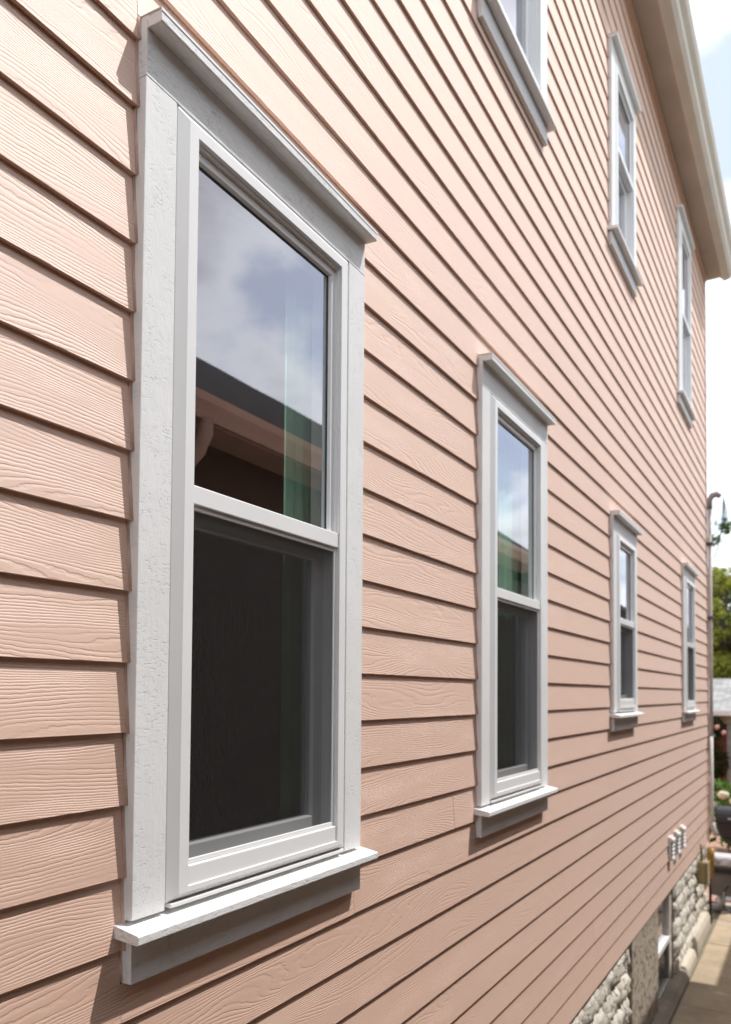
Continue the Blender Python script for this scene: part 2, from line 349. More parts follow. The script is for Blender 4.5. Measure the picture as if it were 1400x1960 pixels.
# ---- siding boards
def interval_cut(a, b, holes):
    segs = [(a, b)]
    for h0, h1 in holes:
        ns = []
        for s0, s1 in segs:
            if h1 <= s0 or h0 >= s1: ns.append((s0, s1)); continue
            if h0 > s0: ns.append((s0, h0))
            if h1 < s1: ns.append((h1, s1))
        segs = ns
    return [s for s in segs if s[1]-s[0] > 0.03]
FIX = {-5: [1.93], -4: [2.94], -10: [4.95], -11: [5.2]}
nb = 0
for n in range(-13, 37):
    zb = Z0+n*E_+random.uniform(-.0012, .0012)
    j = FIX.get(n, [])
    if j:
        js = [j[0]-3.66, j[0], j[0]+3.66, j[0]+7.32]
    else:
        zz = Z0+(n+.5)*E_
        spans = [(q['u0'], q['u1']) for q in WIN if q['zs']-.1 < zz < q['zc']]
        if spans:
            js = [a_+(b_-a_)*random.uniform(.2, .8) for a_, b_ in spans]; js = js[n % 2::2] if len(js) > 2 else js
        else:
            st = 4.4+((n*1.37) % 3.2); js = [st, st+3.66]
    cuts = [XL]+[q for q in js if XL+.1 < q < XR-.1]+[XR]
    zmid = zb+E_*.5; zt = zb+E_+0.028
    top = min(zt, SOF+.06)
    holes = []
    for q in WIN:
        lo = q['zs']-0.135; hi = q['zc']+0.004
        if zb < hi-.02 and zb+E_ > lo+.02: holes.append((q['u0']-.004, q['u1']+.004, q, lo, hi))
    for ci in range(len(cuts)-1):
        gp_ = .0009 if n in FIX else .00025; a = cuts[ci]+gp_; b = cuts[ci+1]-gp_
        for s0, s1 in interval_cut(a, b, [(h[0], h[1]) for h in holes]):
            mbd = MB(); L = s1-s0; ns = max(1, int(L/1.1)); ou, ov = random.uniform(0, 60), random.uniform(0, 60)
            dy = random.uniform(-.0005, .0005)
            rows = []
            for i in range(ns+1):
                x = s0+L*i/ns; jz = random.uniform(-.0013, .0013)
                hh = top-zb; sl_ = 0.0110/E_
                prof = [(0.0107+dy, zb+jz), (0.0018+dy, zb+jz-.0002), (0.0003+dy, zb+jz+.0010), (0.0006+dy, zb+jz+.003), (sl_*hh+dy, top), (sl_*hh+.0068+dy, top)]
                rows.append([(x, p[0], p[1]) for p in prof])
            for i in range(ns):
                for k in range(5):
                    A, B, Cc, D = rows[i][k], rows[i+1][k], rows[i+1][k+1], rows[i][k+1]
                    mbd.face([A, B, Cc, D], [(p[0]+ou, p[2]+ov) for p in (A, B, Cc, D)])
            for rr_, fl in ((rows[0], 1), (rows[-1], 0)):
                pts = rr_ if fl else rr_[::-1]; mbd.face(pts, [(p[0]+ou, p[2]+ov) for p in pts])
            mbd.build('siding_board', m_sid, house, org=((s0+s1)/2, 0.0, zb)); nb += 1
    # partial rows directly over a cap or below an apron
    for h0, h1, q, lo, hi in holes:
        for p0, p1 in ((zb, min(lo-.002, zb+E_)), (max(hi+.006, zb), top)):
            if p1-p0 > .012 and p1 <= top+.001:
                if p0 > zb+.001 and p0 > hi-.02 and zb+E_-hi < .012: continue
                mbd = MB(); ou, ov = random.uniform(0, 60), random.uniform(0, 60); sl_ = 0.0110/E_
                x0, x1 = h0+.0015, h1-.0015
                prof = [(sl_*(p0-zb)+.0070, p0), (sl_*(p0-zb)+.0003, p0), (sl_*(p1-zb)+.0003, p1), (sl_*(p1-zb)+.0070, p1)]
                for k in range(4):
                    A = (x0,)+prof[k]; B = (x1,)+prof[k]; Cc = (x1,)+prof[(k+1) % 4]; D = (x0,)+prof[(k+1) % 4]
                    mbd.face([A, B, Cc, D], [(p[0]+ou, p[2]+ov) for p in (A, B, Cc, D)])
                mbd.build('siding_board', m_sid, house, org=((x0+x1)/2, 0.0, p0)); nb += 1
print('boards', nb)
# corner strip where the siding ends
MB().box(XR-.004, XR+.022, -.006, .05, -1.93, SOF).build('corner_strip', simple('pink_corner_metal', (0.53, 0.33, 0.25), .5, .06), house, bevel=.003)
m = MB()
m.box(XR-.03, XR+.02, .051, 6.0, G, SOF+.05); m.build('end_wall', m_sid, house)

# ---- windows
def caulk_strip(side_x, sgn, z0, z1, q):
    m = MB(); V = []; pts = []
    n0 = math.floor((z0-Z0)/E_)
    zs = []
    z = z0
    n = n0
    while Z0+n*E_ < z1:
        a = max(z0, Z0+n*E_); b = min(z1, Z0+(n+1)*E_)
        if b-a > .004:
            ya = .0110*(a-(Z0+n*E_))/E_; yb = .0110*(b-(Z0+n*E_))/E_
            zs += [(a+.0005, ya), (a+(b-a)*.5, (ya+yb)/2), (b-.0005, yb)]
        n += 1
    wv = [random.uniform(.8, 1.2) for _ in zs]
    path = [(side_x+sgn*(-.0015), y-.0005, z) for z, y in zs]
    m.tube(path, [0.0058*k for k in wv], 8); return m
def window(q):
    u0, u1, zs, zc, zm = q['u0'], q['u1'], q['zs'], q['zc'], q['zm']
    zcb = zc-.029; zh = zcb-.108; TW = .096; ku = -.022                # ku: front of casing
    org = ((u0+u1)/2, 0, zs)
    a0, a1 = u0+TW+.002, u1-TW-.002                                     # daylight between casings
    zb = zs+.012
    # vinyl frame: bevelled ring
    fw = .031; bw = .029/.85
    m = MB()
    def ring(o, i, yo, yi):
        (x0, x1, z0, z1), (X0, X1, Z0_, Z1) = o, i
        P = [(x0, yo, z0), (x1, yo, z0), (x1, yo, z1), (x0, yo, z1)]; Q = [(X0, yi, Z0_), (X1, yi, Z0_), (X1, yi, Z1), (X0, yi, Z1)]
        for k in range(4): m.face([P[k], P[(k+1) % 4], Q[(k+1) % 4], Q[k]])
    O = (a0, a1, zb, zh-.002); B1 = (a0+.003, a1-.003, zb+.004, zh-.003)
    B2 = (a0+bw*.85, a1-bw*.85, zb+.016, zh-.022); F1 = (a0+bw*.85+fw, a1-bw*.85-fw, zb+.030, zh-.050)
    ring(O, O, .06, -.016); ring(O, B1, -.016, -.020); ring(B1, B2, -.020, -.034); ring(B2, F1, -.034, -.034)
    S1 = (F1[0]-.001, F1[1]+.001, F1[2]-.001, F1[3]+.001)
    ring(F1, S1, -.034, -.023)
    S2 = (S1[0]+.003, S1[1]-.003, S1[2]+.003, S1[3]-.005); ring(S1, S2, -.023, -.023); ring(S2, S2, -.023, -.014)
    S3 = (S2[0]+.003, S2[1]-.003, S2[2]+.003, S2[3]-.004); ring(S2, S3, -.014, -.014); ring(S3, S3, -.014, .07)
    win = m.build('window', m_vinyl, house, org=org, bevel=.0012, segs=1)
    win['label'] = q['lab']
    # casings
    for x0, x1 in ((u0, u0+TW), (u1-TW, u1)):
        MB().box(x0, x1, ku, .021, zs-.001, zh-.0012).build('side_casing', m_rw, win, bevel=.0016)
    MB().box(u0, u1, ku-.0004, .021, zh, zcb).build('head_casing', m_rwh, win, bevel=.0016)
    MB().prism([(.021, zcb+.001), (-.062, zcb-.004), (-.065, zcb-.002), (-.065, zc-.006), (.0, zc), (.021, zc+.001)], u0+.001, u1+.004).build('head_cap', m_rwh, win, bevel=.0015)
    MB().prism([(.019, zc+.0032), (-.0650, zc-.0030), (-.0664, zc-.0040), (-.0664, zc-.0110), (-.0652, zc-.0110), (-.0652, zc-.0052), (.019, zc+.0018)], u0-.001, u1+.006).build('drip_flashing', m_vinyl, win)
    MB().prism([(.05, zs+.0005), (-.0635, zs-.019), (-.067, zs-.021), (-.067, zs-.038), (-.064, zs-.040), (.021, zs-.034), (.05, zs-.034)], u0-.024, u1+.034).build('sill', m_rwh, win, bevel=.0014)
    MB().box(u0, u1, ku, .021, zs-.134, zs-.0405).build('apron', m_rwh, win, bevel=.0016)
    MB().box(a0+.012, a1-.012, -.028, .05, zs+.001, zb-.001).build('frame_foot', m_vinyl, win, bevel=.002)
    caulk_strip(u0, -1, zs-.13, zc, q).build('caulk_bead', m_caulk, win, smooth=True)
    caulk_strip(u1, 1, zs-.13, zcb, q).build('caulk_bead', m_caulk, win, smooth=True)
    # sashes
    i0, i1, j0, j1 = S3
    def sash(name, y0, y1, x0, x1, z0, z1, st, tr, br):
        m = MB(); 
        O_ = (x0, x1, z0, z1); I_ = (x0+st, x1-st, z0+br, z1-tr)
        def rg(o, i, yo, yi):
            P = [(o[0], yo, o[2]), (o[1], yo, o[2]), (o[1], yo, o[3]), (o[0], yo, o[3])]; Q = [(i[0], yi, i[2]), (i[1], yi, i[2]), (i[1], yi, i[3]), (i[0], yi, i[3])]
            for k in range(4): m.face([P[k], P[(k+1) % 4], Q[(k+1) % 4], Q[k]])
        rg(O_, O_, y1, y0); rg(O_, I_, y0, y0); 
        I2 = (I_[0]+.004, I_[1]-.004, I_[2]+.004, I_[3]-.004); rg(I_, I2, y0, y0+.008); rg(I2, I2, y0+.008, y1); rg(O_, I2, y1, y1)
        s = m.build(name, m_vinyl, win, bevel=.001, segs=1)
        g = MB(); yg = y0+.012
        g.face([(I2[0]-.002, yg, I2[2]-.002), (I2[1]+.002, yg, I2[2]-.002), (I2[1]+.002, yg, I2[3]+.002), (I2[0]-.002, yg, I2[3]+.002)])
        g.face([(I2[0]-.002, yg+.018, I2[2]-.002), (I2[1]+.002, yg+.018, I2[2]-.002), (I2[1]+.002, yg+.018, I2[3]+.002), (I2[0]-.002, yg+.018, I2[3]+.002)])
        g.f = g.f[:1]; g.uv = g.uv[:1]; g.v = g.v[:4]
        return s, g, yg, I2
    s_up, g, yg, I2 = sash('upper_sash', -.012, .018, i0, i1, zm-.022, j1-.001, .018, .020, .040)
    g.build('glass_pane', m_glass, win)
    m = MB(); t_ = .0045
    for bx in ((I2[0], I2[0]+t_, I2[2], I2[3]), (I2[1]-t_, I2[1], I2[2], I2[3]), (I2[0]+t_, I2[1]-t_, I2[3]-t_, I2[3])): m.box(bx[0], bx[1], yg-.0025, yg-.0008, bx[2], bx[3])
    m.build('glazing_gasket', m_gasket, win)
    s_lo, g, yg, I2 = sash('lower_sash', .022, .050, i0-.001, i1+.001, j0+.001, zm+.015, .045, .075, .070)
    g.build('glass_pane', m_glass, win)
    MB().box(i0-.006, i1+.006, -.029, -.0125, zm-.024, zm+.022).build('meeting_rail', m_vinyl, win, bevel=.003)
    MB().box(i0-.004, i1+.004, -.030, -.0125, j0-.026, j0+.040).build('bottom_rail', m_vinyl, win, bevel=.003)
    if q['screen']:
        m = MB(); x0, x1, z0, z1, wd = i0-.005, i1+.005, j0+.041, zm-.0245, .011
        m.box(x0, x0+wd, -.022, -.0125, z0, z1); m.box(x1-wd, x1, -.022, -.0125, z0, z1); m.box(x0+wd, x1-wd, -.022, -.0125, z0, z0+wd); m.box(x0+wd, x1-wd, -.022, -.0125, z1-wd, z1)
        m.build('screen_frame', m_vinyl, win, bevel=.0012)
        m = MB(); m.face([(x0+wd, -.017, z0+wd), (x1-wd, -.017, z0+wd), (x1-wd, -.017, z1-wd), (x0+wd, -.017, z1-wd)]); m.build('insect_screen', m_screen, win)
    return win
for q in WIN: window(q)
# ---- basement window
b = BW; org = ((b['u0']+b['u1'])/2, 0, b['z0'])
m = MB()
for bx in ((b['u0']+.006, b['u0']+.05, b['z0'], b['z1']-.031), (b['u1']-.09, b['u1']-.006, b['z0'], b['z1']-.031), (b['u0']+.05, b['u1']-.09, b['z1']-.07, b['z1']-.031), (b['u0']+.05, b['u1']-.09, b['z0'], b['z0']+.05)):
    m.box(bx[0], bx[1], .05, .12, bx[2], bx[3])
bw = m.build('window', simple('aged_white_paint', (0.76, 0.71, 0.63), .5, .1), house, org=org, bevel=.003); bw['label'] = 'white basement window in the stone foundation'
MB().box(b['u0']+.05, b['u1']-.09, .045, .10, -2.475, -2.425).build('meeting_rail', m_vinyl, bw, bevel=.003)
for k, (z0, z1, mt) in enumerate(((-2.425, b['z1']-.07, m_glass), (b['z0']+.05, -2.475, m_glass))):
    m = MB(); m.face([(b['u0']+.05, .085-.01*k, z0), (b['u1']-.09, .085-.01*k, z0), (b['u1']-.09, .085-.01*k, z1), (b['u0']+.05, .085-.01*k, z1)]); m.build('glass_pane', mt, bw)
m = MB(); m.face([(b['u0']+.05, .06, b['z0']+.05), (b['u1']-.09, .06, b['z0']+.05), (b['u1']-.09, .06, -2.475), (b['u0']+.05, .06, -2.475)]); m.build('insect_screen', m_screen, bw)
MB().prism([(.10, b['z0']+.02), (-.07, b['z0']-.015), (-.07, b['z0']-.09), (.10, b['z0']-.09)], b['u0']-.05, b['u1']+.05).build('sill', m_pale, bw, bevel=.008)
# ---- foundation blocks
def block_mesh(seed, L, Hh):
    rnd = random.Random(seed); nx, nz = 8, 5; V = []; F = []
    for j in range(nz+1):
        for i in range(nx+1):
            e = min(i, nx-i, 1)*min(j, nz-j, 1)
            ed = 0 if (i in (0, nx) or j in (0, nz)) else 1
            y = -.006 if not ed else -.018-rnd.random()**1.5*.036
            jx = 0 if i in (0, nx) else rnd.uniform(-.012, .012); jz = 0 if j in (0, nz) else rnd.uniform(-.008, .008)
            jx += rnd.uniform(0, .012) if i == 0 else (-rnd.uniform(0, .012) if i == nx else 0)
            V.append((L*(i/nx-.5)+jx, y, Hh*j/nz+jz))
    for j in range(nz):
        for i in range(nx): a = j*(nx+1)+i; F.append((a, a+1, a+nx+2, a+nx+1))
    me = bpy.data.meshes.new('foundation_block'); me.from_pydata(V, [], F); me.materials.append(m_stone)
    for p in me.polygons: p.use_smooth = True
    return me
BL = [block_mesh(s, .392, .192) for s in range(7)]; BS = [block_mesh(s+20, .17, .192) for s in range(3)]
def put_block(me, x, z):
    o = bpy.data.objects.new('foundation_block', me); COL.objects.link(o); place(o, house, Vector((x, .050, z)))
for r in range(5):
    zb = -1.935-.2*(r+1)+.004
    for lo, hi in ((3.4, 6.42), (8.60, 11.28)):
        x = lo+(.2 if r % 2 else 0)
        if r % 2: put_block(random.choice(BS), lo+.1, zb)
        while x+.4 <= hi+.001: put_block(random.choice(BL), x+.2, zb); x += .4
        if hi-x > .15: put_block(random.choice(BS), x+.1, zb)
m = MB(); m.box(6.44, 7.585, .012, .0515, -2.93, -1.94); m.build('parged_panel', m_stucco, house)
# ---- eave
MB().box(XL, XR+.10, -.21, 0.02, SOF+.012, SOF+.03).build('soffit', m_soffit, house)
MB().box(XL, XR, -.020, .02, SOF-.05, SOF+.011).build('frieze_board', m_sid, house)
prof = [(-.212, SOF-.03), (-.235, SOF-.035), (-.30, SOF-.02), (-.335, SOF+.015), (-.345, SOF+.06), (-.385, SOF+.095), (-.405, SOF+.13), (-.405, SOF+.165), (-.39, SOF+.17), (-.388, SOF+.14), (-.37, SOF+.11), (-.325, SOF+.075), (-.315, SOF+.03), (-.29, SOF+.0), (-.235, SOF-.015), (-.212, SOF-.012)]
MB().prism(prof, XL, XR+.12).build('gutter', m_gutter, house, smooth=False)
MB().box(XL, XR+.10, -.2115, -.19, SOF-.01, SOF+.20).build('fascia', m_soffit, house)
m = MB()
m.face([(XL, -.30, SOF+.19), (XR+.12, -.30, SOF+.19), (XR+.12, 3.0, SOF+2.1), (XL, 3.0, SOF+2.1)], [(XL, 0), (XR, 0), (XR, 3.8), (XL, 3.8)])
m.face([(XL, 3.0, SOF+2.1), (XR+.12, 3.0, SOF+2.1), (XR+.12, 6.3, SOF+.19), (XL, 6.3, SOF+.19)], [(XL, 0), (XR, 0), (XR, 3.8), (XL, 3.8)])
m.face([(XR+.02, 0.02, SOF+.03), (XR+.02, 6.0, SOF+.03), (XR+.02, 3.0, SOF+2.09)], [(0, 0), (1, 0), (1, 1)])
m.build('roof', m_shing, house)

# ================================================================== CURTAINS
def curtain(x0, x1, z0, z1, y, label):
    m = MB(); n = 28
    for i in range(n):
        a, b = x0+(x1-x0)*i/n, x0+(x1-x0)*(i+1)/n
        ya, yb = y+.004*math.sin(i*.9), y+.004*math.sin((i+1)*.9)
        m.face([(a, ya, z0), (b, yb, z0), (b, yb, z1), (a, ya, z1)])
    o = m.build('curtain', m_curtain, None, org=((x0+x1)/2, y, z0), smooth=True)
    sol = o.modifiers.new('solid', 'SOLIDIFY'); sol.thickness = .003
    tag(o, label, 'curtain', 'green curtains inside the ground floor windows')
curtain(1.868, 2.068, -.47, 1.37, .088, 'green curtain inside the nearest window, at its right edge')
curtain(3.66, 4.043, -.47, 1.37, .088, 'green curtain inside the second ground floor window')

# ================================================================== NEIGHBOUR
YE, ZE = -1.90, 1.74
nh = thing('neighbouring_house', (3, -4.3, G), 'dark brown house with shingled roof and gutter across the narrow path', 'house')
m_nwall = simple('dark_brown_clapboard', (0.10, 0.072, 0.058), .7, .15)
MB().box(-7, 10.2, -6.7, -2.32, G-.05, ZE).build('wall', m_nwall, nh)
m_ng = simple('old_gutter_paint', (0.62, 0.47, 0.40), .4, .08, 3)
def nroof(x0, x1, ye, ze, rd, rise, yend):
    m = MB(); yr = ye-rd; zr = ze+rise
    for a, b_, za, zb_ in ((ye-.02, yr, ze+.06, zr), (yr, yend, zr, ze+.06)):
        Ls = math.hypot(b_-a, zb_-za)
        m.face([(x0, a, za), (x1, a, za), (x1, b_, zb_), (x0, b_, zb_)], [(x0, 0), (x1, 0), (x1, Ls), (x0, Ls)])
        m.face([(x0, a, za-.04), (x1, a, za-.04), (x1, b_, zb_-.04), (x0, b_, zb_-.04)], [(x0, 0), (x1, 0), (x1, Ls), (x0, Ls)])
    for x in (x0, x1): m.face([(x, ye-.05, ze+.02), (x, yr, zr-.04), (x, yend, ze+.02)], [(0, 0), (1, 0), (1, 1)])
    m.build('roof', m_darksh, nh)
nroof(-7.2, 10.5, YE, ZE, 2.46, 1.78, -6.9)
MB().box(-7.2, 10.5, -2.32, YE-.08, ZE-.06, ZE-.04).build('soffit', m_ng, nh)
MB().prism([(YE-.08, ZE-.08), (YE-.03, ZE-.09), (YE-.01, ZE-.05), (YE+.02, ZE), (YE+.025, ZE+.05), (YE+.012, ZE+.05), (YE+.008, ZE+.01), (YE-.02, ZE-.04), (YE-.04, ZE-.075), (YE-.08, ZE-.065)], -7.2, 10.5).build('gutter', m_ng, nh)
MB().box(-7.2, 10.5, YE-.10, YE-.081, ZE-.09, ZE+.06).build('fascia', m_ng, nh)
MB().tube([(3.60, YE-.04, ZE-.08), (3.60, YE-.045, ZE-.16), (3.60, YE-.10, ZE-.26), (3.60, YE-.20, ZE-.34), (3.60, YE-.32, ZE-.42), (3.60, YE-.36, ZE-.52), (3.60, YE-.36, ZE-2.4), (3.60, YE-.36, G+.1)], .05, 12).build('downspout', m_ng, nh, smooth=True)
MB().box(10.21, 20, -6.7, -2.75, G-.05, ZE).build('rear_wall', m_nwall, nh)
nroof(10.51, 20.4, YE-.42, ZE, 2.2, 1.5, -6.9)

# ================================================================== SMALL THINGS ON THE HOUSE
kb = tag(MB().prism([(.04, G-.04), (-.095, G-.04), (-.085, G+.03), (-.045, G+.075), (.04, G+.085)], 6.0, 8.86).build('kerb', m_kerb, None, org=(7.4, -.05, G), bevel=.01), 'concrete kerb below the basement window, coloured dark for shade', 'kerb')  # near length of kerb, shade put into its dark colour
kb = tag(MB().prism([(.04, G-.04), (-.07, G-.04), (-.062, G+.05), (-.04, G+.10), (.04, G+.11)], 8.88, 9.55).build('kerb', m_pale, None, org=(9.2, -.05, G), bevel=.015), 'pale sunlit concrete kerb end past the basement window', 'kerb')
kb = tag(MB().prism([(.04, G-.04), (-.05, G-.04), (-.045, G+.12), (-.02, G+.18), (.04, G+.19)], 9.75, 11.0).build('kerb', m_pale, None, org=(10.4, -.05, G), bevel=.015), 'pale concrete footing ledge under the utility box', 'kerb')
m_vent = simple('white_plastic_vent', (0.80, 0.79, 0.77), .4, .05)
for k, (x0, lab) in enumerate(((8.10, 'nearest of the three white ribbed vents on the pink siding'), (8.46, 'middle one of the three white ribbed vents on the pink siding'), (8.82, 'farthest of the three white ribbed vents on the pink siding'))):
    v = thing('vent_cover', (x0+.1, -.03, -1.62), lab, 'vent', 'white vents low on the siding')
    x1 = x0+.15; zb, zt = -1.615, -1.385
    MB().box(x0, x1, -.022, .004, zb, zt).build('back_plate', m_vent, v, bevel=.004)
    MB().prism([(-.022, zt-.012), (-.046, zt-.020), (-.048, zt-.050), (-.022, zt-.055)], x0+.01, x1-.01).build('hood', m_vent, v, bevel=.006)
    for s in range(4):
        z = zt-.066-.038*s
        MB().prism([(-.022, z), (-.040, z-.020), (-.040, z-.027), (-.022, z-.012)], x0+.012, x1-.012).build('louvre', m_vent, v, bevel=.002)
    MB().box(x0+.012, x1-.012, -.044, -.0222, zb+.004, zb+.022).build('bottom_lip', m_vent, v, bevel=.004)
ub = thing('utility_box', (10.35, -.06, -2.3), 'olive tan utility box mounted on the foundation near the corner', 'utility box')
m_ol = simple('olive_metal', (0.32, 0.25, 0.12), .45, .12)
MB().box(10.21, 10.33, -.10, .02, -2.27, -2.01).build('box_body', m_ol, ub, bevel=.008)
MB().box(10.195, 10.345, -.113, -.101, -2.28, -2.00).build('door', simple('cream_metal', (0.55, 0.47, 0.30), .45), ub, bevel=.005)
MB().box(10.20, 10.21, -.08, -.03, -2.25, -2.03).build('hinge_side', m_ol, ub, bevel=.002)
MB().tube([(10.28, -.03, -2.02), (10.28, -.03, -1.90), (10.28, -.025, -1.80)], .016, 10).build('conduit_stub', m_ol, ub, smooth=True)
# service mast
mt = thing('service_mast', (11.36, -.035, -1.9), 'grey service conduit with weatherhead and straps at the far house corner', 'conduit')
m_gal = simple('weathered_conduit', (0.50, 0.43, 0.40), .5, .1, 8)
XM, YM = 11.372, -.030
MB().tube([(XM, YM, -1.75), (XM, YM, 0), (XM, YM, 2.55)], .026, 12).build('pipe', m_gal, mt, smooth=True)
m = MB(); m.tube([(XM, YM, 2.50), (XM, YM, 2.62), (XM+.01, YM-.03, 2.68), (XM+.01, YM-.09, 2.695), (XM+.01, YM-.13, 2.655)], [.034, .038, .043, .043, .034], 12)
m.build('weatherhead', simple('cast_grey_metal', (.32, .30, .30), .5), mt, smooth=True)
for z in (2.02, 1.05-.02, -.55): MB().box(XM-.09, XM+.045, YM-.045, YM+.045, z-.018, z+.018).build('strap', simple('dark_strap', (.10, .09, .09), .5), mt, bevel=.004)
m_wire = simple('black_cable', (.02, .02, .022), .5)
for k in range(3):
    pts = []
    for i in range(15):
        t_ = i/14; ang = math.pi*t_
        pts.append((XM+.01+.02*k, YM-.125*(1-t_)-.04-(.09-.03*k)*math.sin(ang), 2.64-(.50+.16*k)*t_-.05*math.sin(ang)))
    MB().tube(pts, .0065, 6).build('drip_loop', m_wire, mt, smooth=True)
wp = thing('white_pipe', (11.27, -.05, -1.75), 'thin white pipe running down the corner beside the conduit', 'pipe')
MB().tube([(11.24, -.045, -.55), (11.24, -.045, -1.60), (11.25, -.05, -1.72)], .022, 10).build('pipe', m_vent, wp, smooth=True)
MB().tube([(11.25, -.05, -1.68), (11.26, -.06, -1.78), (11.28, -.09, -1.84)], .034, 10).build('elbow', m_vent, wp, smooth=True)
gp = thing('gas_riser', (11.2, -.08, -2.6), 'yellow brown gas riser pipe behind the utility box', 'pipe')
MB().tube([(11.0, -.045, -2.36), (11.0, -.05, -2.3), (11.0, -.055, -2.05), (11.02, -.06, -1.97)], [.02, .04, .045, .03], 12).build('pipe', simple('yellow_gas_paint', (.42, .24, .05), .45), gp, smooth=True)
MB().tube([(11.0, -.045, -2.93), (11.0, -.045, -2.34)], .018, 10).build('lower_pipe', m_gasket, gp, smooth=True)
MB().ball((11.0, -.13, -2.12), .05, .03, .05, 12, 8).build('regulator', simple('dull_grey', (.4, .4, .4), .5), gp, smooth=True)

# ================================================================== BACK YARD
m_grey = simple('grey_plastic', (.16, .15, .145), .55, .1); m_lid = simple('pale_grey_lid', (.52, .50, .51), .6, .1, 9)
hb = thing('hose_box', (11.95, -.12, G), 'grey plastic box with ribbed pale lid on a short post by the corner', 'box')
def taper(x, y, w, d, z0, z1, w2, d2):
    V = [(x-w/2, y-d/2, z0), (x+w/2, y-d/2, z0), (x+w/2, y+d/2, z0), (x-w/2, y+d/2, z0), (x-w2/2, y-d2/2, z1), (x+w2/2, y-d2/2, z1), (x+w2/2, y+d2/2, z1), (x-w2/2, y+d2/2, z1)]
    m = MB(); m.mesh_in(V, [(0,3,2,1), (4,5,6,7), (0,1,5,4), (1,2,6,5), (2,3,7,6), (3,0,4,7)]); return m
hx, hy = 11.95, -.14
taper(hx, hy, .34, .38, G+.20, G+.62, .38, .42).build('body', m_grey, hb, bevel=.035, segs=4)
taper(hx, hy, .42, .46, G+.615, G+.74, .30, .32).build('lid', m_lid, hb, bevel=.03, segs=4)
for k in range(4): MB().box(hx-.20, hx+.18, hy-.21+.125*k, hy-.19+.125*k, G+.655, G+.70+.02*(k in (1, 2))).build('rib', m_lid, hb, bevel=.006)
MB().box(hx-.205, hx-.165, hy-.13, hy+.13, G+.52, G+.585).build('slot', m_gasket, hb, bevel=.006)
MB().box(hx-.20, hx-.172, hy-.15, hy+.15, G+.485, G+.50).build('slot_lip', m_grey, hb, bevel=.004)
MB().tube([(hx, hy+.06, G), (hx, hy+.06, G+.21)], .05, 14).build('post', m_lid, hb, smooth=True)
MB().box(hx-.14, hx+.14, hy-.08, hy+.2, G, G+.02).build('foot', m_grey, hb, bevel=.006)
pts = [(hx-.2, hy-.05, G+.35)]
for i in range(28):
    a = i/27; pts.append((hx-.26-.55*math.sin(a*math.pi)+.15*a, hy-.02-.75*a+.12*math.sin(a*9), G+max(.012, .33-.9*a)))
tag(MB().tube(pts, .011, 8).build('hose', m_wire, None, org=(hx, hy, G), smooth=True), 'black hose looping from the grey box onto the path', 'hose')
tag(MB().box(12.36, 13.0, -.55, .05, G+.001, G+.018).build('doormat', simple('grey_mat', (.17, .16, .15), .95, .3, 60, .004, 200), None, org=(12.7, -.3, G), bevel=.004), 'flat grey mat on the paving behind the grey box', 'mat')
bb = thing('barbecue', (14.6, -.2, G), 'black barbecue on crossed legs with a wooden side shelf', 'barbecue')
m_blk = simple('black_enamel', (.013, .013, .014), .35, .1)
bx_, by_ = 14.6, -.25
taper(bx_, by_, .45, .85, G+.55, G+.82, .55, 1.0).build('firebox', m_blk, bb, bevel=.03, segs=3)
m = MB(); prof = [(-.27+bx_, G+.825)]+[(bx_+.27*math.cos(math.pi-a*math.pi/10), G+.83+.24*math.sin(a*math.pi/10)) for a in range(11)]
m.prism(prof, by_-.49, by_+.49, 'y'); m.build('lid', m_blk, bb, bevel=.01)
MB().tube([(bx_-.31, by_-.3, G+.90), (bx_-.31, by_+.3, G+.90)], .014, 8).build('handle', simple('steel', (.5, .5, .5), .3, metal=1.0), bb, smooth=True)
for s in (-1, 1):
    for t_ in (-1, 1): MB().tube([(bx_+.2*s, by_-.42*t_, G), (bx_+.2*s, by_+.36*t_, G+.57)], .014, 8).build('leg', m_blk, bb, smooth=True)
MB().box(bx_-.22, bx_+.2, by_+.52, by_+.86, G+.80, G+.83).build('side_shelf', simple('weathered_wood', (.45, .32, .20), .7, .2, 20), bb, bevel=.006)
MB().box(bx_-.285, bx_-.262, by_-.2, by_+.2, G+.62, G+.72).build('control_panel', simple('brushed_grey', (.22, .22, .22), .4), bb, bevel=.004)
m_vase = simple('green_pot_glaze', (.10, .12, .09), .4)
def leaves(m, c, r, n, size, rnd, flat=1.0, inner=.35, tone=(0, 1)):
    for _ in range(n):
        d = Vector((rnd.gauss(0, 1), rnd.gauss(0, 1), rnd.gauss(0, 1))).normalized()
        q = Vector(c)+Vector((d.x*r[0], d.y*r[1], d.z*r[2]))*(inner+(1-inner)*rnd.random()**.6)
        a = Vector((rnd.gauss(0, 1), rnd.gauss(0, 1), rnd.gauss(0, .6))).normalized(); b_ = a.cross(Vector((rnd.gauss(0, 1), rnd.gauss(0, 1), rnd.gauss(0, 1)))).normalized()
        s = size*rnd.uniform(.6, 1.35)
        m.face([q-a*s, q-b_*s*.45, q+a*s, q+b_*s*.45]); m.tone.append(rnd.uniform(*tone))
m_gl = mat_leaf('hydrangea_leaf', (.06, .13, .02), (.14, .27, .05)); m_fl = simple('cream_petals', (.72, .66, .48), .8, .1, 30)
hy_ = thing('hydrangea', (16.3, .1, G), 'cream flowering green shrub behind the barbecue', 'shrub')
rnd = random.Random(3)
m = MB(); leaves(m, (16.3, .05, G+.72), (.55, .8, .68), 900, .085, rnd); m.build('foliage', m_gl, hy_)
m = MB()
for i in range(9): m.tube([(16.3+rnd.uniform(-.15, .15), .05+rnd.uniform(-.2, .2), G), (16.3+rnd.uniform(-.35, .35), .05+rnd.uniform(-.5, .5), G+.95)], [.012, .006], 5)
m.build('stems', simple('green_stem', (.10, .11, .04), .7), hy_)
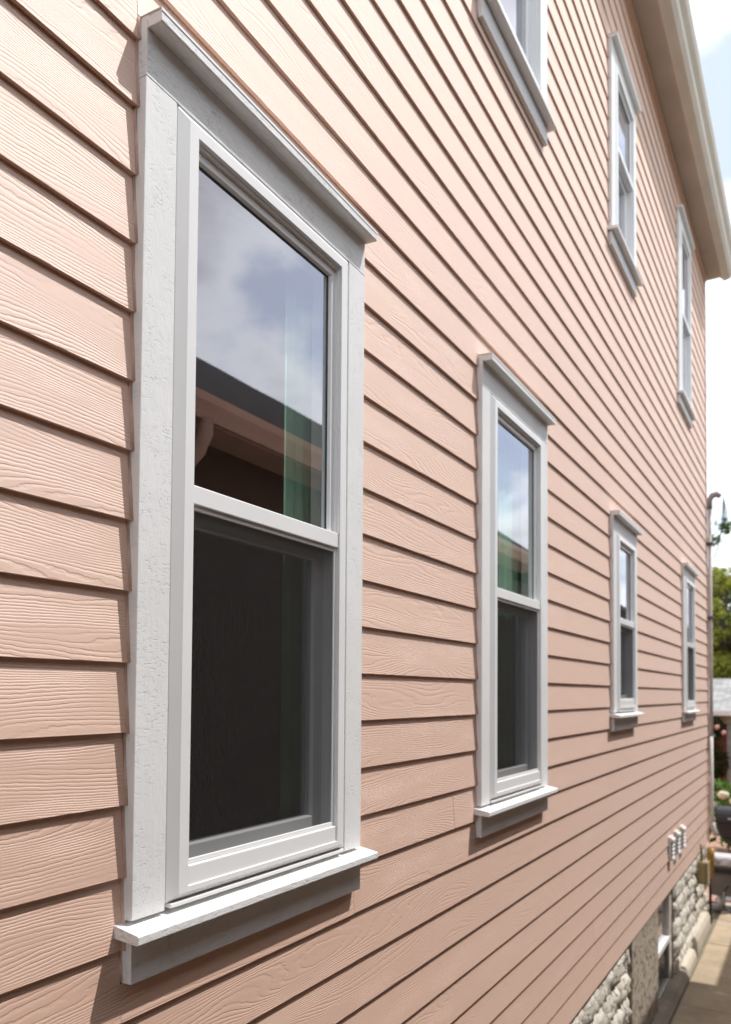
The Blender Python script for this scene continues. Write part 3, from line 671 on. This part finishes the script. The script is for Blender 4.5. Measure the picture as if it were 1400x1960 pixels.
for (dx, dy, dz, rr_) in ((-.35, .55, 1.36, .13), (-.40, .22, 1.10, .10), (-.3, .75, 1.16, .11), (-.45, .38, .92, .07), (-.1, -.3, 1.36, .12), (-.42, .02, 1.0, .10), (-.3, -.55, 1.2, .12)):
    m = MB(); m.ball((16.3+dx, .05+dy, G+dz), rr_, rr_, rr_*.75, 16, 10, .10); m.build('flower_head', m_fl, hy_)
# garage
gr = thing('garage', (21.5, 1.5, G), 'low garage with red walls and pale grey hipped roof in the back yard', 'garage')
gx0, gx1, gy0, gy1, ge = 20.0, 25.5, -1.3, 6.0, -.42
m_red = NT('red_brick_wall'); p_ = m_red.pos(); sw = m_red.n('ShaderNodeSeparateXYZ', {0: p_}); cc = m_red.n('ShaderNodeCombineXYZ', {0: sw.outputs[1], 1: sw.outputs[2]})
br_ = m_red.n('ShaderNodeTexBrick', {'Vector': cc.outputs[0], 'Color1': C(.30, .10, .055), 'Color2': C(.36, .14, .08), 'Mortar': C(.16, .08, .06), 'Scale': 1.0, 'Mortar Size': .012, 'Brick Width': 2.4, 'Row Height': .16})
m_red.set('Base Color', br_.outputs[0]); m_red.set('Roughness', .85); m_red.set('Normal', m_red.bump(br_.outputs['Fac'], -.01)); m_red = m_red.m
MB().box(gx0, gx1, gy0, gy1, G-.05, ge-.25).build('wall', m_red, gr)
MB().box(gx0-.02, gx1, gy0-.02, gy1+.02, ge-.249, ge-.02).build('frieze', simple('cream_board', (.58, .50, .38), .6), gr)
MB().box(gx0-.03, gx0-.001, -.2, .58, G, ge-.26).build('door_frame', simple('grey_trim', (.42, .42, .43), .5), gr, bevel=.005)
MB().box(gx0-.30, gx0-.28, gy0-.3, gy1+.3, ge-.06, ge+.06).build('gutter', m_vent, gr, bevel=.01)
m = MB(); e0, e1, f0, f1 = gx0-.28, gx1+.3, gy0-.3, gy1+.3; rz = ge+.85; xm = (e0+e1)/2
A, B, Cc, D = (e0, f0, ge), (e0, f1, ge), (e1, f1, ge), (e1, f0, ge); R0, R1 = (xm, f0+2.3, rz), (xm, f1-2.3, rz)
for f in ((A, B, R1, R0), (B, Cc, R1), (Cc, D, R0, R1), (D, A, R0)): m.face(f, [(p[1], math.hypot(p[0]-e0, p[2]-ge)) for p in f])
m.build('roof', mat_shingle('pale_grey_shingle', (.24, .24, .24)), gr)
MB().box(xm-1.0, xm-.7, 2.0, 2.3, ge+.35, rz+.02).build('roof_vent', m_vent, gr, bevel=.03)
# climbing rose against the garage
rs = thing('rose_bush', (19.7, .9, G), 'dark leafy climbing rose with pink blooms against the red garage wall', 'shrub')
rnd = random.Random(5); m = MB()
for c, r in (((19.72, .92, -.78), (.16, .34, .30)), ((19.7, .80, -1.55), (.16, .30, .42)), ((19.72, 1.05, -1.1), (.12, .2, .4)), ((19.7, 1.0, -2.2), (.2, .3, .7))): leaves(m, c, r, 420, .06, rnd)
m.build('foliage', mat_leaf('dark_rose_leaf', (.025, .045, .012), (.07, .10, .02)), rs)
m = MB()
for i in range(6): m.tube([(19.75, .95+.08*i-.2, G), (19.74, .9+.06*i-.2, -1.8), (19.74, .85+.07*i-.2, -.8)], [.014, .01, .005], 5)
m.build('stems', simple('brown_stem', (.10, .07, .04), .8), rs)
for (y, z, r) in ((.74, -.74, .055), (.60, -.86, .05), (.98, -1.15, .045), (1.0, -1.52, .06), (.82, -1.95, .05)):
    m = MB(); m.ball((19.50, y, z), r, r, r, 12, 8, .08); m.build('bloom', simple('pink_petals', (.72, .36, .32), .8), rs)
# trees
def tree(x, y, hgt, cr, cz, rz_, n, size, mat, label, seed, clumps=26, sparse=0):
    rnd = random.Random(seed); t = thing('tree', (x, y, G), label, 'tree', 'trees behind the garage')
    m = MB(); m.tube([(x, y, G-.1), (x+.08, y+.05, G+hgt*.3), (x-.05, y+.1, cz), (x, y, cz+rz_*.7)], [.24, .18, .13, .04], 9)
    tips = []
    for i in range(clumps):
        d = Vector((rnd.gauss(0, 1), rnd.gauss(0, 1), rnd.gauss(0, .8))).normalized(); k = rnd.uniform(.45, 1.0)
        tips.append(Vector((x+d.x*cr*k, y+d.y*cr*k, cz+d.z*rz_*k)))
    for i in range(sparse):
        tips.append(Vector((x+rnd.uniform(-1, 1)*cr*.8, y+rnd.uniform(-1, 1)*cr*.8, cz+rz_*rnd.uniform(1.0, 1.6))))
    for tp in tips:
        b0 = Vector((x, y, min(tp.z-.4, cz+rnd.uniform(-.8, .6)*rz_*.6))); mid = (b0+tp)/2+Vector((0, 0, .15)); m.tube([b0, mid, tp], [.03, .018, .006], 5)
    m.build('trunk', simple('bark', (.09, .065, .045), .9, .2, 12, .02, 14), t)
    m = MB()
    for i, tp in enumerate(tips):
        sp = i >= clumps
        r = rnd.uniform(.45, .85)*(.55 if sp else 1)
        leaves(m, tp, (r*1.1, r*1.1, r*.75), int(n/len(tips)*(.4 if sp else 1)), size, rnd, inner=.15, tone=(0, 1))
    m.build('crown', mat, t)
m_ly = mat_leaf('yellow_green_leaf', (.10, .15, .02), (.42, .40, .07)); m_lg = mat_leaf('mid_green_leaf', (.035, .075, .015), (.10, .17, .03))
tree(28.0, 1.3, 6, 2.4, 1.75, 2.4, 16000, .115, m_ly, 'yellow green tree rising behind the garage roof', 11, 46)
tree(33.0, 2.4, 8, 2.3, 3.4, 1.9, 7000, .11, m_lg, 'taller loose branched green tree against the sky', 12, 26, 5)
tree(31.0, -2.6, 7, 2.6, 1.4, 2.2, 6000, .14, m_lg, 'dark green tree on the right behind the garage', 13, 26)
for o in list(bpy.data.objects):
    if '_o' in o: del o['_o']
